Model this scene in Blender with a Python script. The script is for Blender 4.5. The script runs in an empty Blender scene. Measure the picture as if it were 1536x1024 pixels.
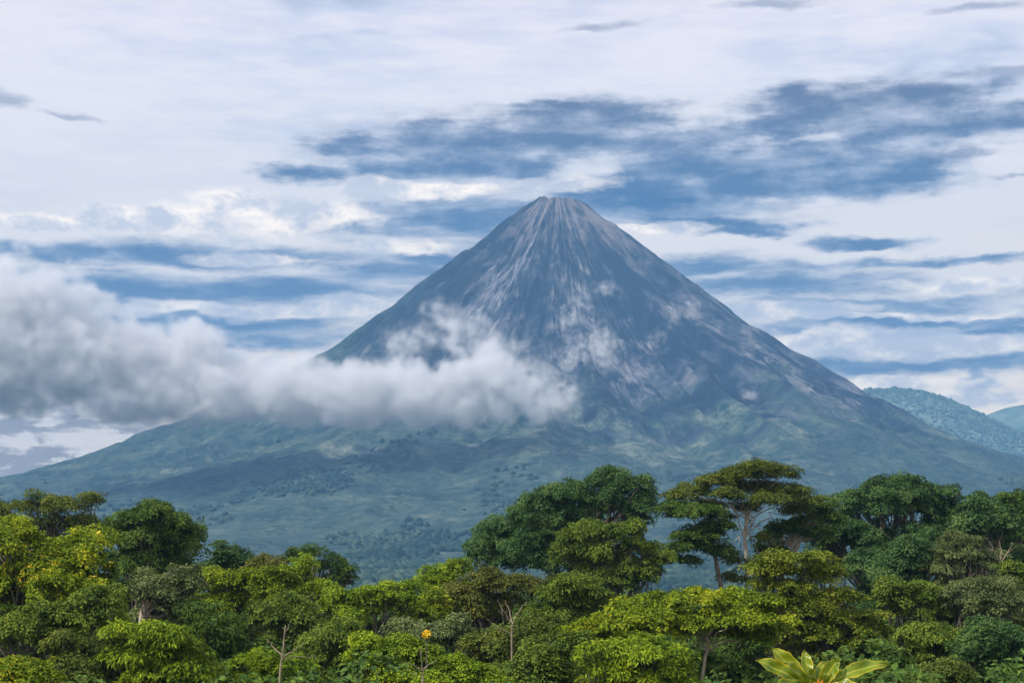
import bpy, math, time
import numpy as np

T0 = time.time()
scene = bpy.context.scene
COL = scene.collection
F = 2364.0          # focal length in pixels of the 1536 px wide photograph
CX, HY = 768.0, 760.0   # principal column and the row of the level horizon

def at(px, py, Y):
    return np.array([(px - CX) / F * Y, Y, (HY - py) / F * Y])

# ------------------------------------------------------------------ helpers
def link(o, parent=None):
    COL.objects.link(o)
    if parent is not None:
        o.parent = parent
    return o

def tag(o, label=None, cat=None, group=None, kind=None):
    if label: o['label'] = label
    if cat: o['category'] = cat
    if group: o['group'] = group
    if kind: o['kind'] = kind
    return o

def empty(name, loc):
    o = bpy.data.objects.new(name, None)
    o.empty_display_size = 0.5
    o.location = loc
    return link(o)

def mesh_np(name, co, faces, mat, smooth=False):
    """co (n,3); faces (m,k) with a constant k."""
    me = bpy.data.meshes.new(name)
    co = np.ascontiguousarray(co, dtype=np.float32)
    faces = np.ascontiguousarray(faces, dtype=np.int32)
    m, k = faces.shape
    me.vertices.add(len(co)); me.vertices.foreach_set('co', co.ravel())
    me.loops.add(m * k); me.loops.foreach_set('vertex_index', faces.ravel())
    me.polygons.add(m)
    me.polygons.foreach_set('loop_start', np.arange(0, m * k, k, dtype=np.int32))
    me.polygons.foreach_set('loop_total', np.full(m, k, dtype=np.int32))
    me.polygons.foreach_set('use_smooth', np.full(m, smooth, dtype=bool))
    me.update(calc_edges=True)
    if mat is not None:
        me.materials.append(mat)
    return me

def obj_np(name, co, faces, mat, parent=None, smooth=False):
    return link(bpy.data.objects.new(name, mesh_np(name, co, faces, mat, smooth)), parent)

def unit(v):
    return v / np.maximum(np.linalg.norm(v, axis=-1, keepdims=True), 1e-9)

# value noise (numpy)
def _h(ix, iy, iz, seed):
    n = (ix * 374761393 + iy * 668265263 + iz * 1274126177 + seed * 1442695041) & 0xffffffff
    n = ((n ^ (n >> 13)) * 1274126177) & 0xffffffff
    n = (n ^ (n >> 16)) & 0xffffff
    return n / float(0xffffff)

def vnoise(x, y, z, seed=0):
    x = np.asarray(x, float); y = np.asarray(y, float) + 0 * x; z = np.asarray(z, float) + 0 * x
    x0 = np.floor(x).astype(np.int64); y0 = np.floor(y).astype(np.int64); z0 = np.floor(z).astype(np.int64)
    fx, fy, fz = x - x0, y - y0, z - z0
    fx = fx * fx * (3 - 2 * fx); fy = fy * fy * (3 - 2 * fy); fz = fz * fz * (3 - 2 * fz)
    r = 0
    for dx in (0, 1):
        wx = fx if dx else 1 - fx
        for dy in (0, 1):
            wy = fy if dy else 1 - fy
            for dz in (0, 1):
                wz = fz if dz else 1 - fz
                r = r + wx * wy * wz * _h(x0 + dx, y0 + dy, z0 + dz, seed)
    return r * 2 - 1

def fbm(x, y, z, octv=4, seed=0, ridged=False):
    a, s, t = 1.0, 0.0, 0.0
    for o in range(octv):
        n = vnoise(x * 2 ** o, y * 2 ** o, z * 2 ** o, seed + o)
        if ridged: n = 1 - 2 * np.abs(n)
        s = s + a * n; t += a; a *= 0.5
    return s / t

# ------------------------------------------------------------------ node helper
class NT:
    def __init__(self, tree):
        self.t = tree
    def n(self, typ, **kw):
        nd = self.t.nodes.new(typ)
        for k, v in kw.items():
            setattr(nd, k, v)
        return nd
    def put(self, sock, v):
        if v is None: return
        if isinstance(v, bpy.types.NodeSocket):
            self.t.links.new(v, sock)
        else:
            sock.default_value = v
    def math(self, op, a, b=None, c=None, clamp=False):
        nd = self.n('ShaderNodeMath', operation=op, use_clamp=clamp)
        for i, v in enumerate((a, b, c)):
            self.put(nd.inputs[i], v)
        return nd.outputs[0]
    def vmath(self, op, a, b=None, c=None):
        nd = self.n('ShaderNodeVectorMath', operation=op)
        for i, v in enumerate((a, b, c)):
            self.put(nd.inputs[i], v)
        return nd.outputs['Value'] if op in ('LENGTH', 'DOT_PRODUCT', 'DISTANCE') else nd.outputs[0]
    def xyz(self, x, y, z):
        nd = self.n('ShaderNodeCombineXYZ')
        for i, v in enumerate((x, y, z)): self.put(nd.inputs[i], v)
        return nd.outputs[0]
    def sep(self, v):
        nd = self.n('ShaderNodeSeparateXYZ'); self.put(nd.inputs[0], v); return nd.outputs
    def ss(self, v, lo, hi, tolo=0.0, tohi=1.0):
        nd = self.n('ShaderNodeMapRange', interpolation_type='SMOOTHSTEP')
        for i, x in enumerate((v, lo, hi, tolo, tohi)): self.put(nd.inputs[i], x)
        return nd.outputs[0]
    def noise(self, vec, scale, detail=3.0, rough=0.55, dist=0.0, color=False):
        nd = self.n('ShaderNodeTexNoise')
        self.put(nd.inputs['Vector'], vec); self.put(nd.inputs['Scale'], scale)
        nd.inputs['Detail'].default_value = detail; nd.inputs['Roughness'].default_value = rough
        nd.inputs['Distortion'].default_value = dist
        return nd.outputs['Color' if color else 'Fac'] if 'Fac' in nd.outputs else nd.outputs[1 if color else 0]
    def mix(self, f, a, b):
        nd = self.n('ShaderNodeMix', data_type='RGBA')
        self.put(nd.inputs[0], f); self.put(nd.inputs[6], a if isinstance(a, bpy.types.NodeSocket) else (*a, 1.0))
        self.put(nd.inputs[7], b if isinstance(b, bpy.types.NodeSocket) else (*b, 1.0))
        return nd.outputs[2]
    def ramp(self, f, stops):
        nd = self.n('ShaderNodeValToRGB'); self.put(nd.inputs[0], f)
        e = nd.color_ramp.elements
        while len(e) < len(stops): e.new(0.5)
        for el, (p, c) in zip(e, stops):
            el.position = p; el.color = (*c, 1.0)
        return nd.outputs[0]

def material(name):
    m = bpy.data.materials.new(name); m.use_nodes = True
    m.node_tree.nodes.clear()
    t = NT(m.node_tree)
    return m, t, t.n('ShaderNodeOutputMaterial')

# ------------------------------------------------------------------ camera
cam = bpy.data.cameras.new('camera')
cam.sensor_width = 36.0
cam.lens = 36.0 * F / 1536.0
cam.shift_y = (HY - 512.0) / 1536.0
cam.clip_start = 0.5; cam.clip_end = 60000.0
camo = link(bpy.data.objects.new('camera', cam))
camo.location = (0, 0, 0); camo.rotation_euler = (math.pi / 2, 0, 0)
scene.camera = camo

# ------------------------------------------------------------------ light
SUN = np.array([-0.60, -0.34, 0.74]); SUN = SUN / np.linalg.norm(SUN)
sl = bpy.data.lights.new('sun', 'SUN')
sl.energy = 4.7; sl.angle = math.radians(2.5); sl.color = (1.0, 0.93, 0.80)
so = link(bpy.data.objects.new('sun', sl))
from mathutils import Vector
so.rotation_euler = Vector(SUN).to_track_quat('Z', 'Y').to_euler()
so.location = (-60, -40, 90)

# ------------------------------------------------------------------ sky
def ae(px, py):
    az = math.atan((px - CX) / F)
    el = math.atan((HY - py) / F * math.cos(az))
    return az * F / 1000.0, el * F / 1000.0

DARK = [(560,225,80,12),(640,210,110,24),(740,215,120,28),(850,200,120,30),(930,180,70,20),(620,252,120,18),(760,248,110,22),
        (960,215,130,24),(1060,205,80,18),(1040,250,110,22),(1150,262,170,22),(1250,250,130,26),(1320,265,90,13),(1180,284,200,14),
        (960,285,120,22),(1000,304,150,16),(1250,155,120,15),(1320,165,120,30),(1390,140,60,20),(1350,195,80,28),(1170,195,50,13),
        (1450,180,80,18),(1520,172,70,22),(460,259,55,10),
        (1080,342,110,9),(1110,350,70,6),(1420,393,150,6),(1290,360,70,8),(820,162,60,6)]
FAINT = [(900,40,40,5),(112,176,34,4),(10,148,34,10),(1510,103,60,8),(1440,106,40,6),(1520,265,40,3),(1150,12,50,5),(1480,8,60,6),(1450,230,24,6)]
BLUE = [(680,330,160,24),(560,338,110,16),(900,312,80,22),(1000,318,120,16),(350,385,190,14),(200,440,250,24),(420,438,180,20),
        (300,482,160,16),(390,505,110,12),(90,378,120,12),(560,415,80,22),(650,380,90,22),(1150,430,170,18),(1320,456,200,10),
        (1350,484,230,8),(1500,492,120,6),(1400,546,240,13),(1490,540,120,12),(1250,546,80,9),(1460,570,14,16),(1040,405,130,14)]
WHITE = [(100,328,130,9),(200,328,60,16),(270,330,60,22),(360,308,60,17),(430,330,75,22),(500,322,60,17),(560,286,55,12),
         (660,290,70,10),(620,372,70,12),(390,387,75,8),(300,466,130,7),(430,470,120,9),(520,458,60,10),(440,538,90,9),
         (980,350,80,7),(840,274,60,8),(1190,466,110,8),(1400,472,200,4),(1250,508,150,13),(1400,520,200,13),(1350,574,150,7),
         (1460,592,80,8),(1450,425,100,6)]

w = bpy.data.worlds.new('World'); scene.world = w; w.use_nodes = True
w.node_tree.nodes.clear()
t = NT(w.node_tree)
gen = t.n('ShaderNodeTexCoord').outputs['Generated']
s = t.sep(gen)
K = F / 1000.0
az = t.math('MULTIPLY', t.math('ARCTAN2', s[0], s[1]), K)
el = t.math('MULTIPLY', t.math('ARCSINE', s[2]), K)
p0 = t.xyz(az, el, 0.0)
n1 = t.noise(t.xyz(t.math('MULTIPLY', az, 1.0), t.math('MULTIPLY', el, 2.6), 0.3), 7.0, 4.0, 0.6, color=True)
warp = t.vmath('MULTIPLY', t.vmath('SUBTRACT', n1, (0.5, 0.5, 0.5)), (0.16, 0.055, 0.0))
pw = t.vmath('ADD', p0, warp)
def blobs(lst, vec):
    acc = None
    for (px, py, rx, ry) in lst:
        a0, e0 = ae(px, py)
        ix, iy = 1000.0 / (rx * 1.35), 1000.0 / (ry * 1.4)
        d = t.vmath('LENGTH', t.vmath('MULTIPLY_ADD', vec, (ix, iy, 0.0), (-a0 * ix, -e0 * iy, 0.0)))
        acc = d if acc is None else t.math('MINIMUM', acc, d)
    return acc
streak = t.noise(t.xyz(az, t.math('MULTIPLY', el, 6.0), 1.7), 6.5, 7.0, 0.66)
puff = t.noise(t.xyz(az, t.math('MULTIPLY', el, 1.7), 4.1), 11.0, 8.0, 0.64)
broad = t.noise(t.xyz(az, t.math('MULTIPLY', el, 3.0), 9.0), 2.2, 4.0, 0.6)
# thin pale overcast, lavender overhead, cream low down
elp = t.math('MULTIPLY', el, 1.0, clamp=True)
base = t.ramp(elp, [(0.0, (1.75, 1.38, .90)), (0.16, (1.78, 1.42, .96)), (0.32, (1.38, 1.20, .99)), (0.46, (1.00, .95, .95)), (0.62, (.88, .87, .96)), (0.80, (.82, .79, .92))])
veil = t.ss(t.math('MULTIPLY_ADD', streak, 0.5, t.math('MULTIPLY', broad, 0.5)), 0.40, 0.60)
base = t.mix(t.math('MULTIPLY', veil, 0.55), base, (1.14, 1.07, 1.04))
veil2 = t.ss(t.math('ADD', broad, t.math('MULTIPLY', streak, 0.35)), 0.66, 0.44)
base = t.mix(t.math('MULTIPLY', veil2, 0.6), base, (.64, .71, .90))
# blue shaded layers
slat = t.noise(t.xyz(az, t.math('MULTIPLY', el, 4.6), 7.3), 8.0, 6.0, 0.56)
bl = t.math('MULTIPLY_ADD', slat, 0.55, t.math('MULTIPLY', streak, 0.45))
dB = t.math('ADD', blobs(BLUE, pw), t.math('MULTIPLY', t.math('SUBTRACT', bl, 0.52), 2.6))
mB = t.math('MULTIPLY', t.ss(dB, 1.40, 0.30), 0.95)
cB = t.mix(t.ss(t.math('MULTIPLY_ADD', dB, 0.22, t.math('MULTIPLY_ADD', slat, 0.5, t.math('MULTIPLY', puff, 0.5))), 0.42, 0.84), (.045, .15, .33), (.42, .50, .64))
sky = t.mix(mB, base, cB)
# dark slate stratocumulus: dense cores, thin pale margins
dn = t.math('MULTIPLY_ADD', slat, 0.60, t.math('MULTIPLY', puff, 0.40))
dD = t.math('ADD', blobs(DARK, pw), t.math('MULTIPLY', t.math('SUBTRACT', dn, 0.53), 2.5))
mD = t.math('MULTIPLY', t.ss(dD, 1.35, 0.45), 0.95)
lowd = t.ss(el, 0.62, 0.46)
core = t.ss(t.math('MULTIPLY_ADD', dD, 0.22, t.math('MULTIPLY_ADD', slat, 0.45, t.math('MULTIPLY', puff, 0.55))), 0.42, 0.86)
cDt = t.mix(core, (.10, .145, .265), (.60, .62, .72))
cDb = t.mix(core, (.04, .135, .31), (.50, .57, .70))
sky = t.mix(mD, sky, t.mix(lowd, cDt, cDb))
dF = t.math('ADD', blobs(FAINT, pw), t.math('MULTIPLY', t.math('SUBTRACT', dn, 0.5), 3.0))
sky = t.mix(t.math('MULTIPLY', t.ss(dF, 1.3, 0.2), 0.62), sky, (.26, .29, .42))
# bright cloud tops
dW = t.math('ADD', blobs(WHITE, pw), t.math('MULTIPLY', t.math('SUBTRACT', puff, 0.5), 2.6))
mW = t.ss(dW, 1.25, 0.55)
cW = t.mix(t.ss(puff, 0.40, 0.62), (.80, .80, .86), (1.75, 1.50, 1.22))
sky = t.mix(t.math('MULTIPLY', mW, 0.85), sky, cW)
# grey deck and bright gaps below the low cloud on the far left
left = t.ss(az, -0.47, -0.56)
deck = t.mix(t.ss(t.math('ADD', puff, t.math('MULTIPLY', t.math('SUBTRACT', slat, 0.5), 0.8)), 0.44, 0.58), (.50, .41, .36), (1.30, 1.14, .98))
sky = t.mix(t.math('MULTIPLY', left, t.ss(el, 0.19, 0.14)), sky, deck)
bgc = t.n('ShaderNodeBackground'); t.put(bgc.inputs[0], sky); bgc.inputs[1].default_value = 1.0
nish = t.n('ShaderNodeTexSky', sky_type='NISHITA')
nish.sun_disc = False
nish.sun_elevation = math.asin(SUN[2]); nish.sun_rotation = math.atan2(SUN[0], SUN[1])
bgs = t.n('ShaderNodeBackground'); t.put(bgs.inputs[0], nish.outputs[0]); bgs.inputs[1].default_value = 0.1
cover = t.math('SUBTRACT', 1.0, t.math('MULTIPLY', t.ss(broad, 0.40, 0.30), 0.35))
mx = t.n('ShaderNodeMixShader'); t.put(mx.inputs[0], cover); t.put(mx.inputs[1], bgs.outputs[0]); t.put(mx.inputs[2], bgc.outputs[0])
wo = t.n('ShaderNodeOutputWorld'); t.put(wo.inputs[0], mx.outputs[0])
w.cycles.sampling_method = 'MANUAL'; w.cycles.sample_map_resolution = 512

# ------------------------------------------------------------------ terrain
VX, VY = (838 - CX) / F * 5500.0, 5500.0
MP = 5500.0 / F
_r = np.array([0, 14, 26, 33, 48, 65, 103, 137, 163, 197, 237, 263, 297, 357, 453, 563, 699, 837, 1050, 1300, 1600, 1850])
_hR = np.array([455.0, 457.0, 461.7, 454.9, 441.7, 422.6, 385.1, 350.1, 325.0, 298.6, 268.2, 249.1, 230.9, 194.1, 137.3, 82.9, 42.5, 6.5, -28.5, -51.5, -75.5, -93.5])
_hL = np.array([443.9, 446.9, 427.2, 459.1, 447.5, 430.1, 390.5, 356.4, 337.0, 316.0, 283.6, 257.9, 237.4, 189.0, 136.8, 90.6, 55.0, 22.3, -15.7, -39.7, -65.7, -83.7])
def cone_h(x, y, detail=False):
    dx, dy = x - VX, y - VY
    r = np.hypot(dx, dy); c = dx / np.maximum(r, 1e-6); sn = dy / np.maximum(r, 1e-6)
    rp = r / MP
    wgt = 0.5 + 0.5 * c
    h = (np.interp(rp, _r, _hR) * wgt + np.interp(rp, _r, _hL) * (1 - wgt)) * MP
    if detail:
        wob = fbm(dx / 420, dy / 420, 3.3, 3, 11)
        k1 = fbm(c * 4.6 + wob * .30, sn * 4.6, r / 1500, 4, 21, True) - 0.12
        k2 = fbm(c * 12 + wob * .4, sn * 12, r / 1100, 4, 31, True) - 0.12
        k3 = fbm(dx / 260, dy / 260, 0.5, 5, 41)
        up = np.clip((r - 60) / 260, 0, 1); out = np.clip((4100 - r) / 1500, 0, 1)
        steep = np.clip((2100 - r) / 900, 0.25, 1)
        h = h + up * out * (steep * (95 * k1 + 18 * k2) + 16 * k3) - 8 * up
        h = h + np.clip(1 - r / 260, 0, 1) * 13 * fbm(dx / 32, dy / 25, 7.7, 3, 5)
        h = h + np.clip((r - 40) / 200, 0, 1) * np.clip((2600 - r) / 800, 0, 1) * 9 * fbm(dx / 75, dy / 75, 2.2, 4, 91, True)
        # lava-flow lobes on the lower apron
        k4 = fbm(c * 9 + wob, sn * 9, r / 500, 3, 61)
        h = h + np.clip((r - 900) / 500, 0, 1) * out * 16 * np.tanh(3 * k4)
    return h

def hit(px, py):
    """First point of the smooth cone along the ray through a photograph pixel."""
    Y = np.linspace(2500, 6200, 3000)
    x = (px - CX) / F * Y; z = (HY - py) / F * Y
    i = np.argmax(cone_h(x, Y) >= z)
    return np.array([x[i], Y[i], z[i]])

def ground_h(x, y):
    prof_y = np.array([-400, 4, 13, 16, 30, 60, 100, 170, 260, 420, 800, 1300, 20000])
    prof_z = np.array([-2.0, -2.0, -2.3, -3.2, -9, -21, -25, -27, -34, -58, -92, -95, -95])
    z = np.interp(y, prof_y, prof_z)
    amp = np.interp(y, [0, 20, 60, 400, 1200, 3000], [0.05, 0.15, 0.8, 3.0, 4.0, 4.0])
    return z + amp * fbm(x / 60, y / 60, 0.0, 3, 3)

def dispose_grid(nu, nv):
    i = np.arange(nu * nv).reshape(nu, nv)
    return np.stack([i[:-1, :-1], i[1:, :-1], i[1:, 1:], i[:-1, 1:]], -1).reshape(-1, 4)

# rock, ash and scrub of the cone
m_vol, t, out = material('volcano_slope')
oc = t.n('ShaderNodeTexCoord').outputs['Object']
sx = t.sep(oc)
flat = t.xyz(sx[0], sx[1], 0.0)
r = t.vmath('LENGTH', flat)
dirv = t.vmath('NORMALIZE', flat)
wobc = t.noise(oc, 0.0035, 3.0, 0.5)
rr = t.math('MULTIPLY', r, 0.0016)
dsep = t.sep(dirv)
wo_ = t.math('MULTIPLY', t.math('SUBTRACT', wobc, 0.5), 0.30)
pol = t.xyz(t.math('ADD', dsep[0], wo_), dsep[1], rr)
polf = t.xyz(t.math('ADD', dsep[0], t.math('MULTIPLY', wo_, 0.5)), dsep[1], t.math('MULTIPLY', rr, 0.28))
st1 = t.noise(pol, 7.0, 4.0, 0.6)
st2 = t.noise(polf, 19.0, 4.0, 0.6)
st3 = t.noise(polf, 55.0, 3.0, 0.6)
pat = t.noise(oc, 0.006, 5.0, 0.6)
fine = t.noise(oc, 0.035, 4.0, 0.65)
big = t.noise(t.xyz(t.math('ADD', dsep[0], wo_), dsep[1], t.math('MULTIPLY', r, 0.0011)), 3.4, 3.0, 0.55)
mott = t.noise(oc, 0.010, 5.0, 0.65)
rf = t.math('MULTIPLY_ADD', st2, 0.24, t.math('MULTIPLY_ADD', big, 0.56, t.math('MULTIPLY_ADD', st1, 0.36, t.math('MULTIPLY', mott, 0.34))))
rock = t.ramp(rf, [(0.64, (.003, .008, .020)), (0.72, (.012, .024, .048)), (0.78, (.055, .066, .092)), (0.84, (.150, .150, .168)), (0.92, (.29, .28, .29))])
rock = t.mix(t.math('MULTIPLY', t.math('MULTIPLY', t.ss(st3, 0.54, 0.70), t.ss(big, 0.46, 0.62)), 0.4), rock, (.23, .225, .25))
rock = t.mix(t.math('MULTIPLY', t.ss(st3, 0.46, 0.30), 0.2), rock, (.012, .018, .034))
top = t.ss(r, 420.0, 110.0)
rock = t.mix(t.math('MULTIPLY', top, t.ss(st1, 0.38, 0.56)), rock, (.23, .19, .19))
# scrub and forest lower down
vg = t.math('ADD', r, t.math('MULTIPLY_ADD', pat, 900.0, -450.0))
vg = t.math('ADD', vg, t.math('MULTIPLY_ADD', st1, 1500.0, -750.0))
west = t.math('MULTIPLY', t.ss(dsep[0], -0.55, -0.95), 620.0)
vg = t.math('ADD', vg, west)
vmask = t.ss(vg, 1000.0, 1450.0)
pol2 = t.xyz(t.math('ADD', dsep[0], wo_), dsep[1], t.math('MULTIPLY', r, 0.00032))
pat2 = t.math('MULTIPLY_ADD', t.noise(pol2, 16.0, 5.0, 0.62), 0.55, t.math('MULTIPLY', t.noise(oc, 0.011, 6.0, 0.66), 0.45))
veg = t.ramp(pat2, [(0.33, (.013, .038, .044)), (0.47, (.030, .064, .060)), (0.56, (.056, .094, .078)), (0.68, (.14, .175, .14))])  # vegetation greens shifted to teal, with some haze painted into them
veg = t.mix(t.math('MULTIPLY', t.ss(fine, 0.52, 0.66), 0.45), veg, (.12, .145, .10))
veg = t.mix(t.math('MULTIPLY', t.ss(fine, 0.48, 0.33), 0.6), veg, (.010, .026, .022))
ang = t.math('ARCTAN2', sx[0], t.math('MULTIPLY', sx[1], -1.0))
rkm = t.math('MULTIPLY', r, 0.001)
aw = t.math('MULTIPLY_ADD', t.math('SUBTRACT', st1, 0.5), 0.30, t.math('MULTIPLY', t.math('SUBTRACT', pat, 0.5), 0.30))
rw = t.math('MULTIPLY_ADD', t.math('SUBTRACT', st2, 0.5), 0.9, t.math('MULTIPLY', t.math('SUBTRACT', pat, 0.5), 0.6))
pq = t.xyz(t.math('ADD', ang, aw), t.math('ADD', rkm, rw), 0.0)
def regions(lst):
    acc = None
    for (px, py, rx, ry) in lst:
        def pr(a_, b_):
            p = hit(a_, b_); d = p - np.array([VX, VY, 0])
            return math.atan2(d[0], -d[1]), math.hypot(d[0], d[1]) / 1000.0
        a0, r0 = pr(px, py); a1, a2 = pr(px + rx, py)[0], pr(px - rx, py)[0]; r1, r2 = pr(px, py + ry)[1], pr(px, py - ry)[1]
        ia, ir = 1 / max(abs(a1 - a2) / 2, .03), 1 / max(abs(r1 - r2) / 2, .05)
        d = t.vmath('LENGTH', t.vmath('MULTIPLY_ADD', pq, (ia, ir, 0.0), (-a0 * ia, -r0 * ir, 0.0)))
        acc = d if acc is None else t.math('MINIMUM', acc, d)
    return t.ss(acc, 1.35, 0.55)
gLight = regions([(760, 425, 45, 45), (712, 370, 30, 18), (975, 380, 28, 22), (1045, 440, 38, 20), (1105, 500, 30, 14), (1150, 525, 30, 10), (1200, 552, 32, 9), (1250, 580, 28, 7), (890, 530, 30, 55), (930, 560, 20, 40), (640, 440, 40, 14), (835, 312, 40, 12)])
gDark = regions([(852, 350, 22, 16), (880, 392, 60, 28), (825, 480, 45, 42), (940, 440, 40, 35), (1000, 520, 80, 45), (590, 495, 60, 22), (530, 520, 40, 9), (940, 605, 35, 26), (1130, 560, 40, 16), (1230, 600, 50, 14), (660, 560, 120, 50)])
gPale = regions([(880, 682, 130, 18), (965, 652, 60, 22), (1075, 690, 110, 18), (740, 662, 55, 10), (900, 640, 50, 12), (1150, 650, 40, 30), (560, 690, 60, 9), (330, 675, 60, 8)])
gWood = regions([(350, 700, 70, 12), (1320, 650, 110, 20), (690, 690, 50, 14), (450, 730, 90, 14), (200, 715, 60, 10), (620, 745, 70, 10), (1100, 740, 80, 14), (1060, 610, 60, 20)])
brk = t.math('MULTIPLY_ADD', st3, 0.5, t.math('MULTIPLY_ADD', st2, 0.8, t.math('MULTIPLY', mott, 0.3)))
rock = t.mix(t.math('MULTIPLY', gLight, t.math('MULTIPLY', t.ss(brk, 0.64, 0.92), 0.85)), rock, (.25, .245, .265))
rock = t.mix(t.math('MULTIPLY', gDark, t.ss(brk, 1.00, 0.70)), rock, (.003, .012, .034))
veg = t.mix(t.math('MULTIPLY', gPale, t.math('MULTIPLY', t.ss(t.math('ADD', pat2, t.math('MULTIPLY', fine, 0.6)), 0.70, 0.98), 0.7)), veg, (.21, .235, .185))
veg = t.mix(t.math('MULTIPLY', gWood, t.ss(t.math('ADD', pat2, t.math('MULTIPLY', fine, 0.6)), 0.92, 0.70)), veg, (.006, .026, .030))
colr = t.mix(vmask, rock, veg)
bs = t.n('ShaderNodeBsdfPrincipled'); t.put(bs.inputs['Base Color'], colr); bs.inputs['Roughness'].default_value = 0.95
bs.inputs['Specular IOR Level'].default_value = 0.1
bp = t.n('ShaderNodeBump'); bp.inputs['Distance'].default_value = 22.0; bp.inputs['Strength'].default_value = 1.0
t.put(bp.inputs['Height'], t.math('ADD', t.math('MULTIPLY', fine, t.math('MULTIPLY_ADD', vmask, 0.7, 0.15)), t.math('MULTIPLY', st2, 1.4))); t.put(bs.inputs['Normal'], bp.outputs[0])
t.put(out.inputs[0], bs.outputs[0])

# polar grid, denser on the side towards the valley
nth, nr = 1300, 430
u = np.linspace(0, 1, nth, endpoint=False)
th = -math.pi / 2 + 2 * math.pi * (u - 0.5) + 0.75 * np.sin(2 * math.pi * (u - 0.5)) * -1.0
rad = 4.0 + (1850 * MP - 4.0) * np.linspace(0, 1, nr) ** 1.35
TH, RR = np.meshgrid(th, rad, indexing='ij')
X = VX + RR * np.cos(TH); Y = VY + RR * np.sin(TH)
Z = cone_h(X, Y, True)
co = np.stack([X - VX, Y - VY, Z], -1).reshape(-1, 3)
i = np.arange(nth * nr).reshape(nth, nr); j = np.roll(i, -1, axis=0)
fc = np.stack([i[:, :-1], i[:, 1:], j[:, 1:], j[:, :-1]], -1).reshape(-1, 4)
co = np.vstack([co, [[0, 0, float(Z[:, 0].mean())]]])
vo = obj_np('volcanic_mountain', co, fc, m_vol, smooth=True)
cap = np.stack([i[:, 0], j[:, 0], np.full(nth, nth * nr)], -1)
vo.location = (VX, VY, 0)
tag(vo, 'tall cone of a volcano with bare grey streaked slopes and a flat summit', kind='structure')
print('volcano', time.time() - T0)

# ground sheet
m_gr, t, out = material('forest_floor')
oc = t.n('ShaderNodeTexCoord').outputs['Object']
c = t.ramp(t.noise(oc, 0.25, 5.0, 0.65), [(0.35, (.012, .018, .006)), (0.6, (.035, .045, .014)), (0.75, (.06, .055, .025))])
c = t.mix(t.ss(t.noise(oc, 0.004, 4.0, 0.6), 0.4, 0.6), c, (.03, .065, .03))
bs = t.n('ShaderNodeBsdfPrincipled'); t.put(bs.inputs['Base Color'], c); bs.inputs['Roughness'].default_value = 0.95
t.put(out.inputs[0], bs.outputs[0])
gy = np.concatenate([np.linspace(-250, 300, 180), np.linspace(312, 1500, 70), np.linspace(1600, 9100, 60)])
gu = np.linspace(-1, 1, 161)
GU, GY = np.meshgrid(gu, gy, indexing='ij')
GX = np.sign(GU) * np.abs(GU) ** 2.2 * 4800
GZ = ground_h(GX, GY)
obj = obj_np('ground', np.stack([GX, GY, GZ], -1).reshape(-1, 3), dispose_grid(161, len(gy)), m_gr, smooth=True)
tag(obj, 'dark forest ground dropping from the viewpoint into the valley', kind='structure')

# far wooded ridge and the farther mountain, right of the cone
m_rg, t, out = material('wooded_ridge')
oc = t.n('ShaderNodeTexCoord').outputs['Object']
c = t.ramp(t.noise(oc, 0.010, 6.0, 0.65), [(0.34, (.05, .11, .11)), (0.5, (.10, .18, .16)), (0.64, (.20, .27, .22))])  # greens paled and blued, so part of the distance haze is in the colour
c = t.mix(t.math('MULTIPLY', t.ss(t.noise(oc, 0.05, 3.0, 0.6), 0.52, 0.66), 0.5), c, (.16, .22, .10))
bs = t.n('ShaderNodeBsdfPrincipled'); t.put(bs.inputs['Base Color'], c); bs.inputs['Roughness'].default_value = 0.95
t.put(out.inputs[0], bs.outputs[0])
RY = 7400.0
rpx = np.array([900, 1100, 1250, 1300, 1345, 1385, 1420, 1460, 1500, 1536, 1620, 1750])
rpy = np.array([740, 640, 592, 585, 583, 587, 599, 617, 637, 652, 690, 745])
def ridge_h(x, y):
    px = x / RY * F + CX
    h = (HY - np.interp(px, rpx, rpy)) / F * RY
    d = (y - RY) / 750.0
    return (h + 100) * np.exp(-np.abs(d) ** 1.6) - 100 + (14 * fbm(x / 180, y / 180, 0, 4, 71) + 40 * fbm(x / 520, y / 520, 1, 3, 72)) * np.clip(np.abs(d) * 3, 0.12, 1)
a_ = np.linspace((880 - CX) / F * RY, (1770 - CX) / F * RY, 260); b_ = np.linspace(RY - 1500, RY + 1200, 160)
A, B = np.meshgrid(a_, b_, indexing='ij')
obj = obj_np('wooded_hill', np.stack([A, B, ridge_h(A, B)], -1).reshape(-1, 3), dispose_grid(260, 160), m_rg, smooth=True)
tag(obj, 'blue green wooded ridge behind the right foot of the volcano', kind='structure')
MY = 8500.0
mpx = np.array([1300, 1440, 1480, 1510, 1540, 1580, 1640, 1700])
mpy = np.array([700, 632, 621, 612, 606, 604, 625, 680])
def mount_h(x, y):
    h = (HY - np.interp(x / MY * F + CX, mpx, mpy)) / F * MY
    return (h + 100) * np.exp(-((y - MY) / 300.0) ** 2) - 100 + 10 * fbm(x / 150, y / 150, 2, 4, 81)
a_ = np.linspace((1290 - CX) / F * MY, (1710 - CX) / F * MY, 120); b_ = np.linspace(MY - 560, MY + 560, 60)
A, B = np.meshgrid(a_, b_, indexing='ij')
obj = obj_np('mountain', np.stack([A, B, mount_h(A, B)], -1).reshape(-1, 3), dispose_grid(120, 60), m_rg, smooth=True)
tag(obj, 'faint blue mountain farthest off at the right edge', kind='structure')

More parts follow.
